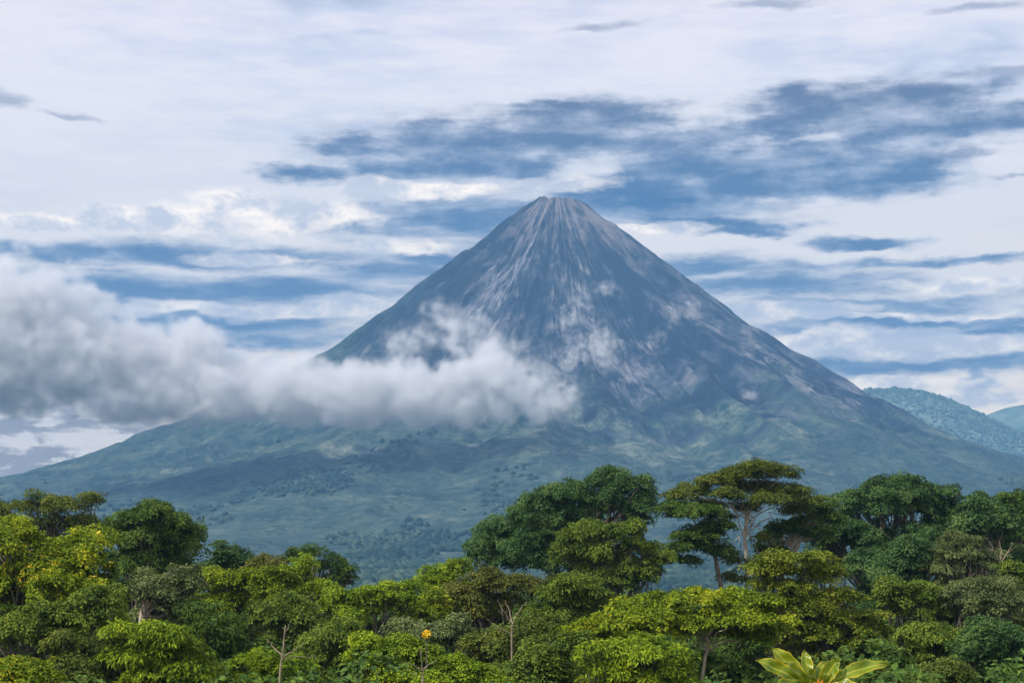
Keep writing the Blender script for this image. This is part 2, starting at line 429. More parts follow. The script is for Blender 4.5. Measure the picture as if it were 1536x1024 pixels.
# ------------------------------------------------------------------ foliage
def leaf_material(name, cols, yellow=None, yamt=0.0, vscale=0.45):
    m, t, out = material(name)
    g = t.n('ShaderNodeNewGeometry')
    ri = g.outputs['Random Per Island']
    oi = t.n('ShaderNodeObjectInfo')
    oc = t.n('ShaderNodeTexCoord').outputs['Object']
    cl = t.noise(oc, vscale, 3.0, 0.6)
    f = t.math('ADD', t.math('MULTIPLY', ri, 0.45), t.math('MULTIPLY_ADD', cl, 1.5, -0.48))
    cols = [tuple(x * g_ * k_ for x, g_ in zip(cc, (2.2, 2.15, 1.75))) for cc, k_ in zip(cols, (0.80, 0.98, 1.02, 0.92))]
    n = len(cols)
    c = t.ramp(f, [(0.1 + 0.8 * k / (n - 1), cc) for k, cc in enumerate(cols)])
    if yellow:
        big = t.ss(t.noise(oc, 0.22, 2.0, 0.5), 0.50, 0.62)
        c = t.mix(t.math('MULTIPLY', t.math('GREATER_THAN', t.math('FRACT', t.math('MULTIPLY', ri, 57.31)), 1.0 - yamt), big), c, yellow)
    bs = t.n('ShaderNodeBsdfPrincipled'); t.put(bs.inputs['Base Color'], c)
    bs.inputs['Roughness'].default_value = 0.6; bs.inputs['Specular IOR Level'].default_value = 0.10
    tr = t.n('ShaderNodeBsdfTranslucent')
    t.put(tr.inputs[0], t.mix(0.35, c, (.10, .14, .01)))
    ms = t.n('ShaderNodeMixShader'); ms.inputs[0].default_value = 0.24
    t.put(ms.inputs[1], bs.outputs[0]); t.put(ms.inputs[2], tr.outputs[0]); t.put(out.inputs[0], ms.outputs[0])
    return m

LEAF = {
    'dark':   leaf_material('dark_leaves', [(.010, .024, .006), (.024, .050, .011), (.045, .082, .017), (.080, .120, .022)]),
    'deep':   leaf_material('deep_green_leaves', [(.010, .026, .010), (.022, .052, .020), (.042, .082, .030), (.075, .120, .040)]),
    'olive':  leaf_material('olive_leaves', [(.015, .026, .006), (.036, .055, .011), (.068, .090, .018), (.115, .128, .028)]),
    'yellow': leaf_material('yellow_green_leaves', [(.022, .042, .004), (.056, .092, .006), (.112, .150, .009), (.205, .215, .012)], (.50, .36, .01), 0.07),
    'bright': leaf_material('bright_green_leaves', [(.022, .048, .004), (.060, .105, .007), (.115, .165, .010), (.190, .230, .015)]),
    'mid':    leaf_material('mid_green_leaves', [(.016, .034, .006), (.040, .070, .011), (.075, .112, .017), (.125, .158, .025)]),
    'golden': leaf_material('golden_green_leaves', [(.020, .036, .005), (.052, .076, .009), (.100, .122, .015), (.165, .180, .026)]),
    'grey':   leaf_material('grey_green_leaves', [(.020, .034, .014), (.048, .070, .030), (.088, .112, .050), (.140, .165, .070)]),
    'brown':  leaf_material('brown_tinged_leaves', [(.018, .027, .007), (.044, .056, .013), (.080, .088, .022), (.150, .125, .040)]),
}
def bark_material(name, c0, c1):
    m, t, out = material(name)
    oc = t.n('ShaderNodeTexCoord').outputs['Object']
    c = t.mix(t.ss(t.noise(t.vmath('MULTIPLY', oc, (4, 4, 1)), 1.4, 5.0, 0.65), 0.35, 0.65), c0, c1)
    bs = t.n('ShaderNodeBsdfPrincipled'); t.put(bs.inputs['Base Color'], c); bs.inputs['Roughness'].default_value = 0.9
    t.put(out.inputs[0], bs.outputs[0]); return m
BARK = {'pale': bark_material('pale_bark', (.20, .16, .12), (.46, .40, .33)),
        'grey': bark_material('grey_bark', (.06, .05, .04), (.17, .15, .12)),
        'dead': bark_material('bleached_wood', (.15, .115, .075), (.34, .28, .20))}

def leaves_geom(rng, P, N, D, L, W):
    S = unit(np.cross(N, D)); D = unit(np.cross(S, N))
    fold = (L * 0.10)[:, None] * N
    l, wd = L[:, None], W[:, None]
    v0 = P; v1 = P + D * l * 0.45 + S * wd * 0.5 + fold; v2 = P + D * l - fold; v3 = P + D * l * 0.45 - S * wd * 0.5 + fold
    co = np.stack([v0, v1, v2, v3], 1).reshape(-1, 3)
    return co, np.arange(len(co)).reshape(-1, 4)

def pad_leaves(rng, C, PN, PR, leaf, dens, dome=0.5, rough=0.40, droop=0.35, slim=1.0):
    """leaves for pads at C with normals PN and radii PR"""
    cnt = np.maximum(6, (dens * (PR / leaf) ** 2)).astype(int)
    idx = np.repeat(np.arange(len(C)), cnt); n = len(idx)
    ref = np.where(np.abs(PN[:, 2:3]) < 0.9, np.array([[0, 0, 1.0]]), np.array([[1.0, 0, 0]]))
    Tn = unit(np.cross(PN, ref)); B = np.cross(PN, Tn)
    q = np.sqrt(rng.random(n)); ph = rng.random(n) * 2 * math.pi
    lob = 1 + 0.25 * np.sin(ph * 3 + idx * 1.7) + 0.15 * np.sin(ph * 5 + idx)
    rl = q * PR[idx] * lob
    rdir = Tn[idx] * np.cos(ph)[:, None] + B[idx] * np.sin(ph)[:, None]
    hgt = PR[idx] * (dome * (1 - q ** 2) + rng.normal(0, 0.10, n))
    P = C[idx] + rdir * rl[:, None] + PN[idx] * hgt[:, None]
    N = unit(PN[idx] + rdir * (q * 0.55)[:, None] + rng.normal(0, rough, (n, 3)))
    D = unit(rdir + rng.normal(0, 0.6, (n, 3)) + np.array([0, 0, -droop]))
    L = leaf * rng.uniform(0.55, 1.5, n) * slim; W = L * rng.uniform(0.5, 0.8, n) / slim ** 1.7
    return leaves_geom(rng, P, N, D, L, W)

def crown_pads(rng, ells, pad, low=-0.42, upb=0.74, inner=0.22, cover=1.0):
    pad = pad * 0.74
    C, Nn, R = [], [], []
    for k, (c, rad) in enumerate(ells):
        a, b, h = rad
        area = 4 * math.pi * ((a * b) ** 1.6 / 3 + (a * h) ** 1.6 / 3 + (b * h) ** 1.6 / 3) ** (1 / 1.6)
        n = max(5, int(cover * area * (1 - low) / 2 / (pad * pad * 1.3)))
        zz = rng.uniform(low, 1, n); ph = rng.random(n) * 2 * math.pi
        d = np.stack([np.sqrt(1 - zz ** 2) * np.cos(ph), np.sqrt(1 - zz ** 2) * np.sin(ph), zz], 1)
        q = np.where(rng.random(n) < inner, rng.uniform(0.35, 0.8, n), np.where(rng.random(n) < 0.15, rng.uniform(1.05, 1.34, n), rng.uniform(0.80, 1.06, n)))
        p = c + d * q[:, None] * np.array(rad)
        nn = unit(unit(d / np.array(rad)) * (1 - upb) + np.array([0, 0, upb]) + rng.normal(0, 0.24, (n, 3)))
        keep = np.ones(n, bool)
        for k2, (c2, r2) in enumerate(ells):
            if k2 != k:
                keep &= np.linalg.norm((p - c2) / np.array(r2), axis=1) > 0.55
        C.append(p[keep]); Nn.append(nn[keep]); R.append(pad * rng.choice([0.45, 0.8, 1.0, 1.5], keep.sum(), p=[.34, .30, .20, .16]) * rng.uniform(0.8, 1.2, keep.sum()))
    return np.vstack(C), np.vstack(Nn), np.concatenate(R)

def tube(pts, rads, sides=7):
    pts = np.asarray(pts, float); n = len(pts)
    tg = unit(np.gradient(pts, axis=0))
    ref = np.array([0.31, 0.95, 0.05])
    U = unit(np.cross(tg, ref)); V = np.cross(tg, U)
    an = np.linspace(0, 2 * math.pi, sides, endpoint=False)
    co = (pts[:, None] + (U[:, None] * np.cos(an)[None, :, None] + V[:, None] * np.sin(an)[None, :, None]) * np.asarray(rads)[:, None, None]).reshape(-1, 3)
    i = np.arange(n * sides).reshape(n, sides); j = np.roll(i, -1, 1)
    return co, np.stack([i[:-1], j[:-1], j[1:], i[1:]], -1).reshape(-1, 4)

def join(parts):
    co, fc, o = [], [], 0
    for c, f in parts:
        co.append(c); fc.append(f + o); o += len(c)
    return np.vstack(co), np.vstack(fc)

def branch(rng, a, b, r0, r1, sag=0.12, n=7, wig=0.03):
    a, b = np.asarray(a, float), np.asarray(b, float)
    s = np.linspace(0, 1, n)[:, None]
    L = np.linalg.norm(b - a)
    mid = rng.normal(0, wig * L, (n, 3)) * np.sin(math.pi * s)
    p = a + (b - a) * s + np.array([0, 0, sag * L]) * (np.sin(math.pi * s)) * np.array([0, 0, 1]) + mid
    return p, r0 + (r1 - r0) * s[:, 0] ** 0.8

def trunk_geom(rng, base, ells, r0, trunk_pts=None, nlimb=3):
    """trunk from the ground, forking into limbs that end in the crown masses"""
    parts = []
    cs = np.array([e[0] for e in ells])
    if trunk_pts is None:
        low = cs.mean(0); low[2] = min(cs[:, 2].min(), cs[:, 2].mean() - 1.5)
        fork = base * 0.25 + low * 0.75
        p, rr = branch(rng, base, fork, r0, r0 * 0.6, 0.0, 9, 0.012)
        parts.append(tube(p, rr, 9)); forks = [p[-1], p[-2], p[-3]]
    else:
        tp = np.vstack([base, trunk_pts])
        s = np.linspace(0, len(tp) - 1, 4 * len(tp)); k = np.minimum(s.astype(int), len(tp) - 2)
        p = tp[k] + (tp[k + 1] - tp[k]) * (s - k)[:, None] + rng.normal(0, 0.03, (len(s), 3))
        parts.append(tube(p, np.linspace(r0, r0 * 0.6, len(p)), 9)); forks = [p[-1], p[-2], p[-4], p[-6]]
    for c, rad in ells:
        f = forks[rng.integers(0, len(forks))]
        e = c + np.array([0, 0, -0.2 * rad[2]])
        p, rr = branch(rng, f, e, r0 * 0.40, r0 * 0.12, 0.10, 8, 0.05)
        parts.append(tube(p, rr, 6))
        for _ in range(nlimb):
            d = rng.normal(0, 1, 3); d[2] = abs(d[2]) * 0.6; d = d / np.linalg.norm(d)
            q = p[rng.integers(3, 7)]
            pp, r2 = branch(rng, q, c + d * np.array(rad) * rng.choice([0.8, 0.95, 1.12]), r0 * 0.15, r0 * 0.04, 0.12, 6, 0.04)
            parts.append(tube(pp, r2, 5))
    return join(parts)

def to_ells(lst, Y, sh=0.92, depth=0.95):
    E = []
    for e in lst:
        px, py, rx, ry = e[:4]; dy = e[4] if len(e) > 4 else 0.0
        YY = Y + dy
        E.append((at(px, py, YY), (rx * sh / F * YY, min(rx * sh * depth / F * YY, 7.0), ry * sh / F * YY)))
    return E

GROUP = 'trees of the rainforest in front of the volcano'
def tree(name, label, Y, lst, pal, seed, pad=1.0, leaf=0.23, dens=13.0, base_px=None, r0=0.32, bark='grey', trunk_pts=None, blossoms=None, cat='tree', group=GROUP, skirt=2, rugged=True, **kw):
    rng = np.random.default_rng(seed)
    if skirt:
        x0 = min(e[0] - e[2] for e in lst); x1 = max(e[0] + e[2] for e in lst)
        yb = np.median([e[1] for e in lst]) + 12; sc_ = 100.0 / Y
        nn = max(2, int((x1 - x0) / 55))
        lst = list(lst)
        for row in range(skirt):
            for q in range(nn):
                xc = x0 + (x1 - x0) * (q + 0.5 + rng.uniform(-.2, .2)) / nn
                lst.append((xc, yb + 26 + 30 * row + rng.uniform(-10, 10), (x1 - x0) / nn * rng.uniform(.42, .6), 22 * rng.uniform(.7, 1.2), 1.5 + rng.uniform(-1.5, 2.5)))
    if rugged:
        out_ = []
        for e in lst:
            px, py, rx, ry = e[:4]; dy = e[4] if len(e) > 4 else 0.0
            if rx < 18: out_.append(e); continue
            out_.append((px, py + ry * 0.1, rx * 0.70, ry * 0.72, dy))
            for q in range(4):
                an = rng.uniform(0, 2 * math.pi)
                out_.append((px + rx * 0.62 * math.cos(an), py - ry * 0.55 * math.sin(an), rx * rng.uniform(.26, .48), ry * rng.uniform(.34, .62), dy + rng.uniform(-1, 1) * rx / F * Y * 0.6))
        lst = out_
    E = to_ells(lst, Y)
    cs = np.array([e[0] for e in E])
    bx = at(base_px, HY, Y)[0] if base_px else cs[:, 0].mean()
    base = np.array([bx, Y, float(ground_h(np.array([bx]), np.array([Y * 1.0]))[0]) - 0.3])
    root = empty(name, base)
    tag(root, label, cat, group)
    E = [(c - base, r) for c, r in E]
    pk = {k: kw[k] for k in ('low', 'upb', 'inner', 'cover') if k in kw}
    leaf = leaf * 0.76
    lk = {k: kw[k] for k in ('dome', 'rough', 'droop', 'slim') if k in kw}
    C, N, R = crown_pads(rng, E, pad, **pk)
    co, fc = pad_leaves(rng, C, N, R, leaf, dens, **lk)
    obj_np('crown', co, fc, LEAF[pal], root)
    tp = None if trunk_pts is None else np.array([at(a, b, Y) - base for a, b in trunk_pts])
    co, fc = trunk_geom(rng, np.zeros(3), E, r0, tp, kw.get('nlimb', 3))
    obj_np('trunk', co, fc, BARK[bark], root, True)
    if blossoms:
        n = blossoms[0]
        sel = rng.choice(len(C), n)
        sel = sel[np.argsort(C[sel][:, 1])]
        P = C[sel] + N[sel] * (R[sel] * 0.55)[:, None]
        co, fc = pad_leaves(rng, P, unit(N[sel] + np.array([0, -0.6, 0])), np.full(n, 0.22), 0.14, 5.0)
        b = obj_np('blossoms', co, fc, M_FLOWER, root)
    return root

m, t, out = material('yellow_blossom')
ri = t.n('ShaderNodeNewGeometry').outputs['Random Per Island']
c = t.mix(ri, (.70, .45, .01), (.80, .62, .02))
bs = t.n('ShaderNodeBsdfPrincipled'); t.put(bs.inputs['Base Color'], c); bs.inputs['Roughness'].default_value = 0.6
t.put(out.inputs[0], bs.outputs[0])
M_FLOWER = m

# name, label, Y, crown masses in photograph pixels, palette, options
TREES = [
 # ---- left
 ('spreading_tree', 'dark flat topped tree with a twig poking out right, standing highest at the left edge', 150,
  [(15,765,45,20),(62,757,38,14),(100,760,38,13),(132,752,22,7),(75,785,48,18),(120,778,22,12),(20,795,40,25)], 'olive', dict(pad=0.9, upb=0.85, base_px=70, dens=8.0)),
 ('flowering_tree', 'big yellow green tree flecked with orange blossoms at the left edge', 96,
  [(22,810,62,32),(70,848,70,30),(130,825,42,30),(25,872,62,30),(100,885,60,30,-3),(140,870,30,30)], 'yellow', dict(pad=0.75, leaf=0.22, blossoms=(60,))),
 ('bushy_tree', 'mid green bushy tree below the orange blossoms at left', 88,
  [(60,935,60,30),(20,930,50,30),(120,925,55,34),(150,910,38,35)], 'mid', dict(pad=0.7, leaf=0.20)),
 ('round_tree', 'large dark round crowned tree right of the flat topped tree', 132,
  [(225,795,66,40),(272,815,34,32),(188,800,34,38),(215,840,52,36),(255,850,38,26)], 'dark', dict(low=-0.6, upb=0.6, cover=1.15, pad=0.85)),
 ('small_round_tree', 'small dark dome shaped tree beside the large round crown', 140,
  [(345,832,30,24),(330,855,32,22),(362,855,22,20)], 'deep', dict(pad=0.7)),
 ('grey_green_tree', 'greyish green tree with a pale slanting trunk below the large round crown', 106,
  [(240,880,42,24),(275,870,35,22),(215,878,25,20),(250,905,40,22)], 'grey', dict(pad=0.75, bark='pale', trunk_pts=[(213,930),(222,890)], base_px=208)),
 ('layered_tree', 'bright layered tree with drooping fronds at the bottom left', 84,
  [(225,952,55,16),(200,980,55,18),(260,978,50,18),(285,1005,45,22),(225,1012,60,20)], 'bright', dict(slim=1.7, pad=0.7, leaf=0.22, droop=0.9, upb=0.9)),
 ('yellow_green_tree', 'sunlit yellow green tree right below the small dark dome', 118,
  [(325,878,40,22),(375,880,45,22),(415,872,36,22),(350,905,50,28),(405,905,45,28)], 'yellow', dict(pad=0.75)),
 ('bush_tree', 'low rust tinged tree on the skyline left of the airy dark tree', 132,
  [(405,848,30,18),(390,862,30,18),(425,862,20,14)], 'brown', dict(pad=0.65)),
 ('airy_tree', 'airy dark tree with see through twigs on the skyline left of the dip', 150,
  [(468,828,34,16),(498,842,28,14),(440,838,16,10),(520,856,20,8),(505,868,26,12),(470,850,26,14)], 'dark', dict(slim=1.4, skirt=0, pad=0.55, cover=0.7, dens=6.5, base_px=470)),
 ('light_green_tree', 'light green tree with a pale stem in front of the airy dark tree', 128,
  [(455,850,24,18),(440,878,34,24),(470,885,38,26)], 'bright', dict(pad=0.65, bark='pale')),
 ('green_tree', 'mid green tree below the airy dark tree', 108,
  [(430,920,45,28),(385,932,40,30),(462,925,36,26),(420,950,45,26)], 'mid', dict(droop=1.0, pad=0.75)),
 ('vine_tree', 'dark vine hung tree between the layered fronds and the bare sapling', 95,
  [(325,945,40,26),(300,920,32,22),(350,975,40,30),(330,1005,45,28)], 'dark', dict(slim=1.6, droop=1.6, pad=0.7, leaf=0.20)),
 ('bright_green_tree', 'bright green tree around the foot of the bare forked sapling', 86,
  [(390,995,45,22),(440,1005,40,22),(370,1020,45,22)], 'bright', dict(slim=1.5, pad=0.6, leaf=0.19)),
 # ---- centre
 ('dome_tree', 'glowing lime dome shaped tree with shade beneath, left of the centre', 116,
  [(550,898,52,22),(515,908,26,18),(590,895,40,22),(545,915,58,18)], 'bright', dict(pad=0.75, low=0.0)),
 ('lime_tree', 'lime yellow tree right of the glowing dome', 120,
  [(640,905,32,24),(620,925,30,22),(660,930,28,22)], 'yellow', dict(pad=0.65)),
 ('bright_green_tree', 'bright green tree in the dip left of the tall domed tree', 136,
  [(660,862,38,16),(635,870,26,13),(690,855,24,18),(670,882,45,18)], 'bright', dict(pad=0.65)),
 ('understorey_tree', 'dull green tree under the glowing dome beside the bare sapling', 98,
  [(500,950,38,22),(470,970,36,24),(520,985,32,26),(480,1005,45,24)], 'mid', dict(pad=0.7, leaf=0.20)),
 ('broad_tree', 'broad light green tree with a yellow flower head at bottom centre', 90,
  [(585,975,58,22),(555,990,40,22),(625,985,48,22),(590,1010,62,22)], 'bright', dict(pad=0.7, leaf=0.21)),
 ('grey_crown_tree', 'greyish green tree behind the yellow flower head', 104,
  [(650,950,40,20),(615,945,36,20),(690,955,34,24)], 'grey', dict(pad=0.65, leaf=0.20)),
 ('tall_domed_tree', 'tall dense dark green domed tree left of the umbrella crown', 162,
  [(735,812,38,32),(768,785,40,30),(812,765,45,30),(862,752,46,26),(905,722,38,18),(945,722,32,15),(965,748,22,22),(925,755,35,18),(800,800,50,26),(850,795,40,24),(955,770,25,14),(732,836,36,18),(775,832,45,20),(822,842,45,18)], 'deep', dict(low=-0.6, upb=0.6, cover=1.15, skirt=0, pad=1.0, leaf=0.26, r0=0.5, base_px=870, trunk_pts=[(868,880),(872,830)])),
 ('olive_tree', 'olive tree hung with creepers in front of the tall domed tree', 146,
  [(880,800,45,18),(925,795,45,18),(900,825,48,22),(960,825,35,18),(985,835,28,16),(930,855,38,28),(890,860,30,26),(860,832,36,22),(905,865,45,22),(955,862,38,22)], 'mid', dict(slim=1.3, droop=0.8, skirt=0, pad=0.8, base_px=905)),
 ('mound_tree', 'rust tinged mound shaped tree below the tall domed tree', 122,
  [(750,872,56,16),(705,890,45,22),(800,880,50,18),(735,905,50,20),(690,915,35,26)], 'brown', dict(pad=0.75)),
 ('shaded_tree', 'dark green tree under the olive creepers, centre', 118,
  [(850,885,50,18),(885,905,45,22),(830,920,40,22),(875,930,42,24)], 'mid', dict(slim=1.4, pad=0.75)),
 ('olive_green_tree', 'yellowish olive tree around the pale bare branches, lower centre', 98,
  [(775,965,50,22),(720,965,42,22),(810,945,35,20),(745,990,60,24)], 'olive', dict(pad=0.7, leaf=0.20)),
 ('fresh_green_tree', 'fresh green tree rising from the bottom edge right of the yellow flower head', 82,
  [(690,1005,45,22),(730,1018,45,20),(660,1020,40,18)], 'bright', dict(pad=0.6, leaf=0.18)),
 ('shrubby_tree', 'green tree at the bottom between the yellow flower head and the vivid rounded tree', 86,
  [(820,985,42,22),(790,1010,42,24),(850,960,34,20),(845,1010,40,24)], 'mid', dict(pad=0.65, leaf=0.19)),
 # ---- right
 ('umbrella_tree', 'tall umbrella shaped tree with a pale trunk rising above the others', 152,
  [(1140,703,40,9),(1108,712,34,9),(1172,712,26,9),(1075,722,34,9),(1046,738,34,10,1.5),(1012,745,22,9),(1092,742,26,9,-2),(1128,732,30,9,2),(1178,736,40,9,1),(1150,752,30,9,-2),(1208,750,28,8),(1120,762,20,8,2),(1065,758,24,8,2),(1192,766,26,9,3),(1100,838,13,16,-1),(1138,850,16,16,1),(1104,868,22,12),(1146,812,14,12,1),(1090,775,14,8,2)], 'olive',
  dict(rugged=False, skirt=0, pad=0.75, leaf=0.22, upb=0.93, low=-0.6, inner=0.4, base_px=1121, bark='pale', nlimb=1, trunk_pts=[(1120,880),(1119,830),(1116,800),(1122,772)], r0=0.19, dens=9.0, cover=1.35)),
 ('leaning_tree', 'dark leaning tree with drooping boughs left of the pale trunk', 148,
  [(1045,770,44,10),(1010,762,24,10),(1050,805,38,12),(1035,822,34,10),(1075,790,28,10),(1025,840,24,7),(1085,830,18,14)], 'dark',
  dict(rugged=False, skirt=0, pad=0.65, leaf=0.22, upb=0.9, base_px=1086, trunk_pts=[(1083,885),(1072,830),(1066,795)], r0=0.26, bark='grey', cover=1.6)),
 ('tiered_tree', 'mid green tiered tree right of the umbrella crown', 156,
  [(1215,760,42,10),(1240,775,30,14),(1190,790,36,14),(1165,800,30,18),(1225,800,30,14),(1160,825,32,14)], 'dark', dict(skirt=0, pad=0.75, upb=0.88, base_px=1180, bark='pale', trunk_pts=[(1172,860),(1185,810)])),
 ('dense_tree', 'largest dense dark green dome on the skyline at right', 166,
  [(1340,728,52,16),(1345,742,72,20),(1295,755,40,26),(1395,748,50,26),(1340,755,60,18),(1275,785,28,26),(1420,775,36,26),(1250,800,34,24,-2),(1300,805,45,22,-2),(1390,802,45,22,-2),(1440,800,36,24,-2)], 'deep', dict(low=-0.6, upb=0.6, cover=1.15, pad=0.95, leaf=0.26, r0=0.45, base_px=1345)),
 ('domed_tree', 'dark green skyline tree between the dense dome and the right edge', 160,
  [(1470,755,38,18),(1450,785,40,26),(1495,785,40,26)], 'deep', dict(low=-0.6, upb=0.6, cover=1.15, pad=0.85, leaf=0.3)),
 ('dark_tree', 'darkest tree on the skyline, cut by the right edge', 168,
  [(1525,752,32,14),(1545,765,30,20),(1530,790,40,25)], 'dark', dict(low=-0.6, upb=0.6, cover=1.15, pad=0.85, leaf=0.3)),
 ('forest_tree', 'shadowy green tree just below the dense dome', 142,
  [(1335,835,48,22),(1380,830,45,24),(1300,850,36,20),(1350,860,50,22)], 'deep', dict(low=-0.6, upb=0.6, cover=1.15, pad=0.85)),
 ('pale_limbed_tree', 'grey green tree with a pale slanting limb below the skyline at right', 140,
  [(1440,825,42,20),(1480,838,40,18),(1425,850,42,20)], 'grey', dict(slim=1.4, pad=0.75, bark='pale')),
 ('pointed_tree', 'big yellowish green tree of stepped leaf tiers right of the pale trunk', 104,
  [(1190,838,50,12),(1160,855,40,10),(1225,862,40,13),(1180,880,52,12),(1250,895,42,14),(1200,910,55,15),(1265,930,48,16),(1160,915,36,14),(1220,950,62,18),(1285,965,44,18),(1180,970,45,20),(1250,990,62,20)], 'golden', dict(pad=0.72, leaf=0.21, upb=0.88, base_px=1215)),
 ('broadleaf_tree', 'yellow green broad leaved tree with a thin pale crooked stem, right of centre', 90,
  [(950,912,34,11),(985,900,26,9,2),(1015,906,28,12),(1048,893,24,9,1.5),(1072,902,22,9),(1105,898,30,10,1),(1140,908,34,13,-1),(972,930,36,12,-2),(1012,926,26,9,2),(1040,936,30,9,-1),(1082,922,32,11),(1122,932,34,12,-2),(1160,944,30,12),(1178,936,20,9,2),(935,936,28,12),(1000,948,30,10,-1),(1095,948,34,10,1),(1135,955,24,10)], 'yellow',
  dict(rugged=False, skirt=0, pad=0.55, leaf=0.22, upb=0.9, base_px=1040, trunk_pts=[(1052,1015),(1061,975),(1062,955)], r0=0.12, bark='pale', cover=1.7)),
 ('bright_bush_tree', 'vivid green fine leaved rounded tree at the bottom right of centre', 78,
  [(945,975,62,22),(905,990,45,26),(990,990,45,24),(955,1012,75,24),(1020,1012,30,22)], 'bright', dict(slim=1.6, pad=0.6, leaf=0.2, dens=9.0)),
 ('ragged_tree', 'yellowish ragged tree just above the vivid rounded tree', 94,
  [(905,940,38,16),(880,955,36,20),(930,950,34,14)], 'yellow', dict(slim=1.5, pad=0.6, leaf=0.19)),
 ('shadow_tree', 'dim green tree behind the large leaved plant', 96,
  [(1085,985,38,26),(1120,970,36,22),(1075,1015,45,24),(1130,1010,40,24)], 'dark', dict(pad=0.65, leaf=0.20)),
 ('rounded_tree', 'pale green rounded crown below the slanting limb at right', 118,
  [(1480,880,40,20),(1450,890,34,20),(1505,900,38,24),(1470,905,48,18)], 'grey', dict(slim=1.4, pad=0.75, leaf=0.22)),
 ('green_tree', 'green tree below the shadowy tree at right', 120,
  [(1385,890,45,20),(1355,905,40,22),(1415,915,38,20),(1330,890,26,22)], 'mid', dict(pad=0.75, leaf=0.22)),
 ('clumpy_tree', 'dark green tree of hanging leaf clumps at lower right', 102,
  [(1385,950,52,20),(1345,970,36,24),(1430,965,42,20),(1390,990,55,22)], 'mid', dict(droop=1.2, slim=1.2, pad=0.75, leaf=0.20)),
 ('deep_green_tree', 'deep green tree in the bottom right corner', 94,
  [(1490,955,42,22),(1525,975,34,30),(1470,985,42,22),(1510,1010,45,25)], 'deep', dict(slim=1.5, pad=0.7, leaf=0.20)),
 ('olive_green_tree', 'olive tree along the bottom edge right of the large leaved plant', 84,
  [(1370,1018,45,20),(1420,1012,40,20),(1335,1020,34,16)], 'olive', dict(pad=0.6, leaf=0.18)),
 ('pale_green_tree', 'pale green tree cut by the right edge halfway up the forest', 122,
  [(1530,860,26,22),(1540,890,26,30),(1535,925,28,24)], 'mid', dict(pad=0.7, leaf=0.21)),
 # ---- bottom left
 ('flowering_tree', 'yellow green tree filling the bottom left corner', 76,
  [(20,1000,50,18),(60,1010,45,18),(15,1020,60,14)], 'yellow', dict(pad=0.55, leaf=0.19)),
 ('olive_green_tree', 'olive tree on the bottom edge next to the bottom left corner', 84,
  [(125,985,42,20),(165,975,30,20),(135,1010,52,20),(95,970,30,18)], 'olive', dict(pad=0.6, leaf=0.19)),
]
for k, (nm, lab, Y, lst, pal, kw) in enumerate(TREES):
    tree(nm, lab, Y, lst, pal, 100 + k, **kw)
print('trees', time.time() - T0)

# bare and dead trees: real forked branches
def bare_tree(name, label, Y, base_px, lines, bark, r0, seed, group='bare trees of the forest'):
    rng = np.random.default_rng(seed)
    bx = at(base_px, HY, Y)[0]
    base = np.array([bx, Y, float(ground_h(np.array([bx]), np.array([Y * 1.0]))[0]) - 0.3])
    root = empty(name, base); tag(root, label, 'tree', group)
    parts = []
    for n, (pts, ra, rb) in enumerate(lines):
        P = [at(p[0], p[1], Y + (p[2] if len(p) > 2 else 0)) - base for p in pts]
        if n == 0: P = [np.zeros(3)] + P
        P = np.array(P); s = np.linspace(0, len(P) - 1, 5 * len(P)); k = np.minimum(s.astype(int), len(P) - 2)
        p = P[k] + (P[k + 1] - P[k]) * (s - k)[:, None] + rng.normal(0, 0.02, (len(s), 3))
        parts.append(tube(p, np.linspace(ra, rb, len(p)) * r0, 7))
    co, fc = join(parts[:1]); obj_np('trunk', co, fc, BARK[bark], root, True)
    for pr in parts[1:]:
        obj_np('bough', pr[0], pr[1], BARK[bark], root, True)
bare_tree('bare_sapling', 'bare pale sapling with forked leafless arms near the bottom, left of centre', 79, 418,
          [([(420,1000),(424,985),(428,938)], 1.0, 0.4), ([(424,985),(440,975,-.5),(458,963,-1)], .5, .15), ([(424,987),(450,984,.5),(474,986,1)], .5, .15),
           ([(424,983),(410,970,.6),(400,958,.8)], .4, .15), ([(427,950),(433,938,.3),(436,928,.4)], .3, .1)], 'dead', 0.075, 5)
bare_tree('bare_branching_tree', 'pale bare branches fanning out amid olive crowns, lower centre', 96, 768,
          [([(768,955),(768,935)], 1.0, 0.7), ([(768,937),(755,915,-.4),(746,898,-.6)], .6, .2), ([(768,940),(766,918,.3),(757,900,.4)], .6, .2),
           ([(768,937),(775,920,.4),(790,902,.5)], .5, .2), ([(764,950),(745,940,-.4),(730,928,-.6)], .5, .2)], 'dead', 0.075, 6)
bare_tree('bare_stump_tree', 'small bare forked branches at the bottom edge below the yellow flower head', 76, 634,
          [([(634,1020),(634,1000)], 1.0, 0.7), ([(634,1004),(632,985,-.2),(631,970,-.2)], .5, .2), ([(634,1004),(645,995,.2),(655,990,.3)], .5, .2),
           ([(634,1006),(622,998,-.2),(610,992,-.3)], .5, .2)], 'dead', 0.06, 7)
bare_tree('bare_twig_tree', 'bare brownish twigs standing above the pale rounded crown at right', 126, 1500,
          [([(1500,860),(1500,838)], 1.0, 0.7), ([(1500,842),(1490,825,-.4),(1484,812,-.6)], .6, .15), ([(1500,842),(1502,825,.4),(1498,808,.4)], .6, .15),
           ([(1500,845),(1512,828,.4),(1520,812,.6)], .6, .15), ([(1512,828,.4),(1526,818,.6)], .3, .1), ([(1490,825,-.4),(1478,822,-.6)], .3, .1)], 'dead', 0.09, 8)

